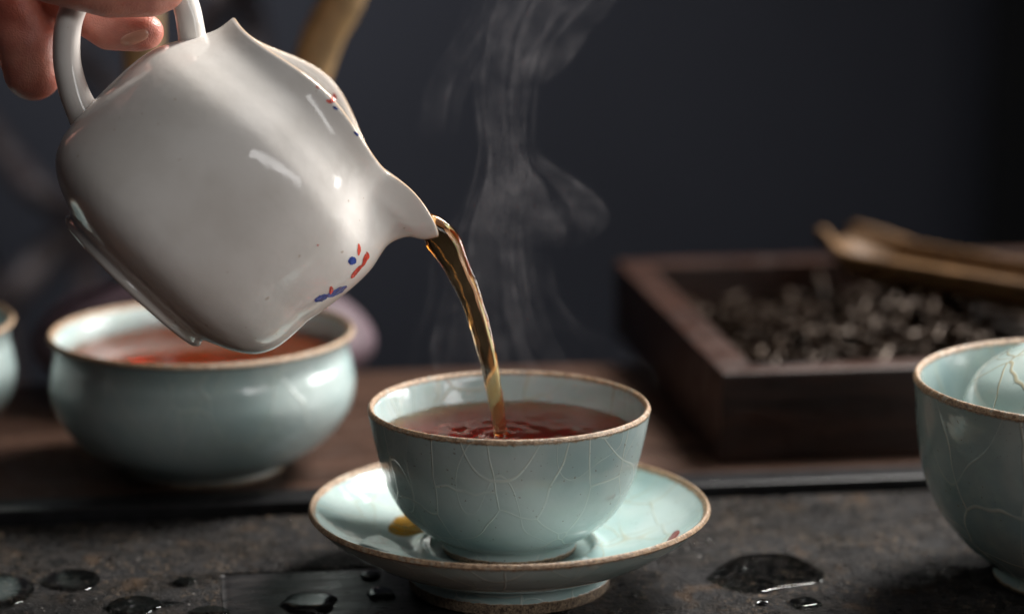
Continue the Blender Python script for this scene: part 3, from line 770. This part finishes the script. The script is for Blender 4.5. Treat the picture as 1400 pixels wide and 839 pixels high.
# loose tea: many twisted dry leaves
Vv, Ff = [], []
BM = Matrix.Translation((BC.x, BC.y, 0.305)) @ Matrix.Rotation(BXROT, 4, 'Z')
for i in range(1300):
    x = random.uniform(BT + 0.6, BW - BT - 0.6); y = random.uniform(BT + 0.5, BD - BT - 0.6)
    top = 1.4 + 1.5 * math.exp(-((x - 8.5) / 5) ** 2 - ((y - 8) / 5.5) ** 2) + 0.3 * noise.noise(Vector((x, y, 0)))
    z = top + random.uniform(-0.25, 0.2); L = random.uniform(0.9, 2.0); wd = random.uniform(0.09, 0.20) if i % 4 else random.uniform(0.2, 0.32)
    d = Vector((random.gauss(0, 1), random.gauss(0, 1), random.gauss(0, 0.45))).normalized()
    cu = Vector((random.gauss(0, 1), random.gauss(0, 1), random.gauss(0, 1))) * 0.25
    pts = [Vector((x, y, z)) + d * (L * (k / 4 - 0.5)) + cu * L * (0.25 - (k / 4 - 0.5) ** 2) for k in range(5)]
    pts = [Vector((min(BW - BT - .15, max(BT + .15, p.x)), min(BD - BT - .15, max(BT + .15, p.y)), max(p.z, 0.75))) for p in pts]
    v_, f_ = tube(pts, [wd * .4, wd, wd * 1.1, wd * .9, wd * .35], 5, [random.uniform(0.35, 0.8)] * 5, up=(0.3, 0.2, 1))
    o_ = len(Vv); Vv += [BM @ q for q in v_]; Ff += [tuple(k + o_ for k in f) for f in f_]
leaves = mk('loose_tea', Vv, Ff, M_LEAF); tag(leaves, 'heap of dry twisted black tea leaves in the wooden box', 'tea leaves', kind='stuff')
# floor of leaves under the heap
# bamboo scoop: half a split cane, open upwards, lying across the box
sc_a, sc_b = P(1142, 352, 27.0), P(1480, 412, 18.0)
ax = (sc_b - sc_a); SL = ax.length; ax.normalize()
sid = ax.cross(Vector((0, 0, 1))).normalized(); upz = sid.cross(ax).normalized()
Vv, Ff = [], []; ns, na2 = 40, 20
for s in (0, 1):
    for i in range(ns + 1):
        t_ = i / ns; c = sc_a + ax * (SL * t_)
        wv = 2.0 * (0.55 + 0.45 * sstep(t_, 0, 0.18)) * (1 - 0.12 * t_); rr_ = wv - (0.32 if s else 0)
        lift = 0.55 * (1 - sstep(t_, 0.0, 0.22))
        for j in range(na2 + 1):
            an = math.pi * (1.0 + j / na2)
            Vv.append(c + sid * (rr_ * math.cos(an)) + upz * (rr_ * 0.75 * math.sin(an) + lift + 0.7 + (0.03 if s else 0)))
w_ = na2 + 1; B = (ns + 1) * w_
for i in range(ns):
    for j in range(na2):
        a = i * w_ + j; Ff.append((a, a + 1, a + w_ + 1, a + w_)); Ff.append((B + a, B + a + w_, B + a + w_ + 1, B + a + 1))
    a = i * w_; Ff.append((a, a + w_, B + a + w_, B + a)); b = a + na2; Ff.append((b, B + b, B + b + w_, b + w_))
for j in range(na2):
    Ff.append((j, B + j, B + j + 1, j + 1)); b = ns * w_ + j; Ff.append((b, b + 1, B + b + 1, B + b))
scoop = fix_normals(mk('tea_scoop', Vv, Ff, M_BAMBOO)); tag(scoop, 'amber bamboo tea scoop lying across the wooden box of tea', 'scoop')

# ------------------------------------------------------------------ blurred things behind
tpt = empty('teapot', (-10.9, 20.0, 0.302)); tag(tpt, 'blurred mauve teapot with tall ochre handle behind jug and bowl', 'teapot')
prof = spline([(0, 0.0), (3.2, 0.0), (4.6, 0.5), (5.75, 1.6), (5.6, 2.6), (4.5, 3.6), (2.4, 4.3)], 50)
V, F = lathe([(max(0, p[0]), p[1]) for p in prof], 64); V = [(v[0] * 1.05, v[1] * 0.70, v[2]) for v in V]; mk('body', V, F, M_MAUVE, tpt)
prof = spline([(2.5, 4.25), (2.3, 4.6), (1.2, 5.0), (0.5, 5.1), (0.45, 5.5), (0.6, 5.9), (0.0, 6.1)], 30)
V, F = lathe([(max(0, p[0]), p[1]) for p in prof[:-1]] + [(0.0, 6.1)], 48); V = [(v[0], v[1] * 0.75, v[2]) for v in V]; mk('lid', V, F, M_MAUVE, tpt)
org = Vector((-10.9, 20.0, 0.302))
hq = [P(404, 300, 20) - org, P(410, 200, 20) - org, P(420, 120, 20) - org, P(442, 50, 20) - org, P(472, -10, 20) - org, P(480, -80, 20) - org, P(420, -150, 20) - org, P(300, -185, 20) - org, P(230, -140, 20) - org, P(196, -80, 20) - org, P(194, 30, 20) - org, P(200, 160, 20) - org, P(200, 300, 20) - org]
hs2 = spline([tuple(p) for p in hq], 80); V, F = tube([tuple(p) for p in hs2], [0.62 + 0.18 * math.sin(i / 79 * math.pi) for i in range(80)], 16); mk('handle', V, F, M_OCHRE, tpt)
for q in ((404, 300), (200, 300)):
    a, b = P(q[0], q[1], 20) - org, P(q[0] + (14 if q[0] > 300 else -14), 420, 20) - org
    m_ = [a + Vector((0.03, 0, 5.4)) if q[0] > 300 else a, a + Vector((0, 0, 2.5)) if q[0] > 300 else a + Vector((0, 0, -0.4)), a + Vector((0, 0, -0.6)), b]
    V, F = tube([tuple(k) for k in spline([tuple(k) for k in m_], 20)], [0.80] * 20, 14); mk('handle_lug', V, F, M_TEAL, tpt)

chair = empty('chair', (0, 0, 0)); tag(chair, 'blurred dark bentwood chair back behind the hand and jug', 'chair')
CY_ = 78
for pts, r in [
    ([(-60, 120), (10, 215), (60, 268), (130, 300), (260, 330)], 0.85), ([(-60, 470), (10, 410), (70, 345), (130, 290), (200, 200), (260, 90), (310, -20)], 0.9),
    ([(118, 300), (120, 380), (122, 470), (124, 800)], 0.85), ([(-40, -60), (60, 40), (140, 110), (200, 190), (230, 300), (240, 800)], 0.7), ([(310, -60), (345, 30), (350, 140), (345, 300), (350, 800)], 0.8),
    ([(-50, 300), (-20, 380), (10, 480), (14, 800)], 0.8), ([(-150, -60), (310, -66), (420, -60)], 1.0)]:
    cs = spline([tuple(P(a, b, CY_ + 2.0 * math.sin(k * 2.3 + r * 30))) for k, (a, b) in enumerate(pts)], 40)
    V, F = tube([tuple(p) for p in cs], [r] * 40, 12); mk('bent_rail', V, F, M_CHAIR, chair)

# ------------------------------------------------------------------ water on the tray
def flat(z): return lambda x, y: z
def pud(name, px, py, wpx, hpx, seed, label, h=0.07, z=0.02, rough=0.2, shape=None):
    g = G(px, py, z); s = 3305 / ((g - CAM).dot(FW))
    rx = wpx / 2 / s; ry = hpx / 2 / s / 0.30
    return blob_surface(name, shape or blob_outline(g.x, g.y, rx, ry, seed, 64, rough, TROT * 0.5), flat(z), h, M_WATER, label, 'water')
def outline_px(pts, z):
    c = spline([pts[-1]] + list(pts) + [pts[0]], 200)
    g = [G(a, b, z) for a, b in spline(list(pts) + [pts[0]], 73)[:-1]]
    return [(v.x, v.y) for v in g]
pud('water_puddle', 1050, 780, 170, 50, 1, 'large pointed water puddle on the slate right of the saucer', 0.04, 0.02, shape=outline_px([(964, 790), (990, 768), (1020, 757), (1070, 755), (1100, 764), (1128, 782), (1118, 796), (1085, 801), (1060, 805), (1040, 809), (1005, 806)], 0.02))
pud('water_puddle', 93, 793, 86, 30, 2, 'almond shaped puddle on the slate at the left, second from the picture edge', 0.04, shape=outline_px([(50, 795), (72, 781), (108, 777), (136, 784), (130, 800), (104, 808), (72, 805)], 0.02))
pud('water_puddle', 10, 806, 72, 44, 3, 'dark puddle on the slate cut off by the left picture edge', 0.04, shape=outline_px([(-40, 800), (-10, 784), (20, 785), (46, 798), (36, 818), (0, 830), (-35, 826)], 0.02))
pud('water_puddle', 185, 828, 90, 28, 4, 'puddle with a thin tail on the slate near the bottom left', 0.04, shape=outline_px([(141, 830), (160, 817), (195, 813), (222, 821), (252, 823), (222, 828), (200, 838), (165, 840)], 0.02))
pud('water_drop', 424, 824, 75, 27, 5, 'largest oval water drop on the smooth black inlay', 0.13, -0.025, 0.12)
pud('water_drop', 520, 812, 40, 16, 6, 'oval water drop on the inlay just left of the saucer foot', 0.11, -0.025, 0.08)
pud('water_drop', 506, 787, 28, 12, 7, 'small water drop on the inlay under the saucer edge', 0.10, -0.025, 0.08)
pud('water_drop', 1101, 824, 44, 13, 8, 'small oval drop in front of the large right puddle', 0.09, 0.02, 0.1)
pud('water_drop', 1043, 823, 18, 6, 9, 'tiny drop left of the small oval drop on the right', 0.07, 0.02, 0.1)
pud('water_drop', 250, 796, 36, 12, 10, 'small dark drop on the slate by the corner of the inlay', 0.08, 0.02, 0.25)
pud('water_drop', 285, 838, 60, 14, 11, 'drop on the inlay corner at the bottom edge of the picture', 0.12, 0.0, 0.1)
# fine spray: too many and too small to count
Vv, Ff = [], []
tmpl = bmesh.new(); bmesh.ops.create_icosphere(tmpl, subdivisions=2, radius=1)
tv = [v.co.copy() for v in tmpl.verts]; tf = [tuple(v.index for v in f.verts) for f in tmpl.faces]; tmpl.free()
for i in range(420):
    lx, ly = random.uniform(-17, 17), random.uniform(-2.5, 8.4)
    if i < 150: ly = random.uniform(2.2, 8.5)
    if i > 350: ly = random.uniform(7.45, 8.5)
    p = T(lx, ly); inlay = -7.9 < lx < 0.9 and ly < 2.0
    if math.hypot(p.x, p.y) < 3.2 or math.hypot(p.x - RC.x, p.y - RC.y) < 2.9: continue
    r = random.choice([0.02, 0.028, 0.035, 0.045, 0.065]) * random.uniform(0.7, 1.2)
    z = 0.42 if ly > 7.36 else (-0.03 if inlay else 0.0)
    if 2.0 < ly < 2.06 or 7.33 < ly < 7.5: continue
    o_ = len(Vv); sxx = random.uniform(0.9, 1.6)
    Vv += [(p.x + q.x * r * sxx, p.y + q.y * r, z + q.z * r * 0.55) for q in tv]; Ff += [tuple(k + o_ for k in f) for f in tf]
tag(mk('water_spray', Vv, Ff, M_BEAD), 'fine water droplets sprinkled over the slate tray', 'droplets', kind='stuff')

# ------------------------------------------------------------------ steam: soft vapour gathered along thin folded sheets
Vv, Ff, Sv = [], [], []
def veil(rows, folds, amp, thick, seed, Y0=0.5, depth=0.85, nu=80, nv=90):
    """rows: (py, left px, right px, strength) from bottom to top"""
    sp = spline([(a, b, c, d) for a, b, c, d in rows], nv); o_ = len(Vv)
    for j in range(nv):
        py, l, r_, stg = sp[j]; v = j / (nv - 1)
        for i in range(nu):
            u = i / (nu - 1)
            ph = seed + 2.2 * noise.noise(Vector((v * 2.4, seed, 0.3)))
            uu = u + amp * math.sin(2 * math.pi * folds * u + ph + 2.0 * v) * math.sin(math.pi * u) / max(1, folds)
            px = l + (r_ - l) * uu + 5 * noise.noise(Vector((u * 3 + seed, v * 6, seed)))
            Y = Y0 + depth * (math.sin(2 * math.pi * folds * u + ph + math.pi / 2 + 2.0 * v) * 0.5 + 0.6 * noise.noise(Vector((u * 2, v * 3, seed + 7))))
            Vv.append(P(px, py + 6 * noise.noise(Vector((u * 2, v * 4, seed + 2))), Y))
            env = max(0.0, math.sin(math.pi * u)) ** 0.7 * max(0.0, stg) * sstep(v, 0, 0.2) * sstep(1 - v, 0, 0.25 if rows[-1][0] > 0 else 0.01)
            fil = 0.25 + 1.0 * max(0.0, noise.fractal(Vector((u * folds * 2.6 + seed, v * 2.6, seed * 3)), 0.8, 2.0, 3) + 0.30)
            Sv.append(thick / 0.16 * env * fil)
    for j in range(nv - 1):
        for i in range(nu - 1):
            a = o_ + j * nu + i; Ff.append((a, a + 1, a + nu + 1, a + nu))
for args in [
    dict(rows=[(545, 600, 790, .5), (430, 615, 745, .6), (330, 625, 725, .75), (250, 645, 735, .95), (190, 652, 728, 1.0), (110, 645, 738, .95), (50, 655, 765, .8), (-30, 665, 850, .6)], folds=3, amp=.8, thick=.16, seed=1.0),
    dict(rows=[(345, 690, 770, .3), (318, 668, 803, 1.0), (290, 668, 808, 1.4), (262, 668, 794, 1.2), (232, 672, 752, 1.0), (205, 680, 728, .6), (160, 685, 720, .2)], folds=2, amp=1.1, thick=.16, seed=4.0),
    dict(rows=[(550, 560, 860, .35), (480, 552, 790, .45), (410, 575, 752, .5), (340, 590, 742, .5), (270, 632, 738, .4), (200, 650, 720, .1)], folds=4, amp=.9, thick=.13, seed=7.0),
    dict(rows=[(200, 572, 620, .3), (150, 576, 628, .5), (110, 588, 640, .5), (60, 618, 668, .5), (10, 640, 700, .4), (-30, 650, 720, .3)], folds=2, amp=.9, thick=.10, seed=10.0),
    dict(rows=[(120, 690, 735, .3), (85, 690, 775, .8), (55, 682, 792, .9), (20, 690, 818, .8), (-30, 700, 860, .6)], folds=2, amp=1.0, thick=.13, seed=13.0),
    dict(rows=[(560, 800, 880, .3), (500, 770, 858, .4), (470, 748, 815, .45), (420, 730, 760, .5), (360, 700, 740, .4), (290, 690, 720, .2)], folds=1, amp=.8, thick=.09, seed=16.0),
]: veil(**args)
def steam_mat():
    n = N('steam')
    d = n.math('MULTIPLY', n.attr('density'), STEAM_K)
    a = n.add('ShaderNodeVolumeScatter', in_Color=(1.0, 0.95, 0.98), in_Anisotropy=0.2); n.set(a.inputs['Density'], d)
    n.t.links.new(a.outputs[0], n.out.inputs['Volume']); return n.m
STEAM_K = 10.5
steam = mk('steam', Vv, Ff, None, attrs={'strength': Sv})
tag(steam, 'pale steam rising from the hot tea in the cup', 'steam', kind='stuff')
ng = bpy.data.node_groups.new('vapour', 'GeometryNodeTree')
ng.interface.new_socket('Geometry', in_out='INPUT', socket_type='NodeSocketGeometry')
ng.interface.new_socket('Geometry', in_out='OUTPUT', socket_type='NodeSocketGeometry')
L_ = ng.links.new; nn = ng.nodes.new
gi, go = nn('NodeGroupInput'), nn('NodeGroupOutput')
px_ = nn('GeometryNodeProximity'); px_.target_element = 'FACES'; L_(gi.outputs[0], px_.inputs[0])
na_ = nn('GeometryNodeInputNamedAttribute'); na_.data_type = 'FLOAT'; na_.inputs['Name'].default_value = 'strength'
sn = nn('GeometryNodeSampleNearestSurface'); sn.data_type = 'FLOAT'; L_(gi.outputs[0], sn.inputs[0])
L_(na_.outputs['Attribute'], sn.inputs['Value'])
def gm(op, a, b):
    m = nn('ShaderNodeMath'); m.operation = op
    for k, q in enumerate((a, b)):
        if isinstance(q, (int, float)): m.inputs[k].default_value = q
        else: L_(q, m.inputs[k])
    return m.outputs[0]
r2 = gm('DIVIDE', px_.outputs['Distance'], 0.00075)
fall = gm('POWER', 2.718, gm('MULTIPLY', gm('MULTIPLY', r2, r2), -1.0))
pos = nn('GeometryNodeInputPosition'); tn = nn('ShaderNodeTexNoise'); tn.inputs['Scale'].default_value = 170.0; tn.inputs['Detail'].default_value = 3.0; L_(pos.outputs[0], tn.inputs['Vector'])
mr = nn('ShaderNodeMapRange'); L_(tn.outputs[0], mr.inputs[0]); mr.inputs[1].default_value = 0.36; mr.inputs[2].default_value = 0.66; mr.inputs[3].default_value = 0.25; mr.inputs[4].default_value = 1.3
den = gm('MULTIPLY', gm('MULTIPLY', fall, sn.outputs['Value']), mr.outputs[0])
vc = nn('GeometryNodeVolumeCube'); L_(den, vc.inputs['Density'])
arr = np.array([tuple(v) for v in Vv]) * U; lo, hi = arr.min(0) - 0.0015, arr.max(0) + 0.0015
vc.inputs['Min'].default_value = tuple(lo); vc.inputs['Max'].default_value = tuple(hi)
for k, ax_ in enumerate('XYZ'): vc.inputs['Resolution ' + ax_].default_value = int((hi[k] - lo[k]) / (0.0005 if ax_ != 'Y' else 0.0007))
sm = nn('GeometryNodeSetMaterial'); sm.inputs['Material'].default_value = steam_mat(); L_(vc.outputs[0], sm.inputs[0]); L_(sm.outputs[0], go.inputs[0])
md = steam.modifiers.new('vapour', 'NODES'); md.node_group = ng
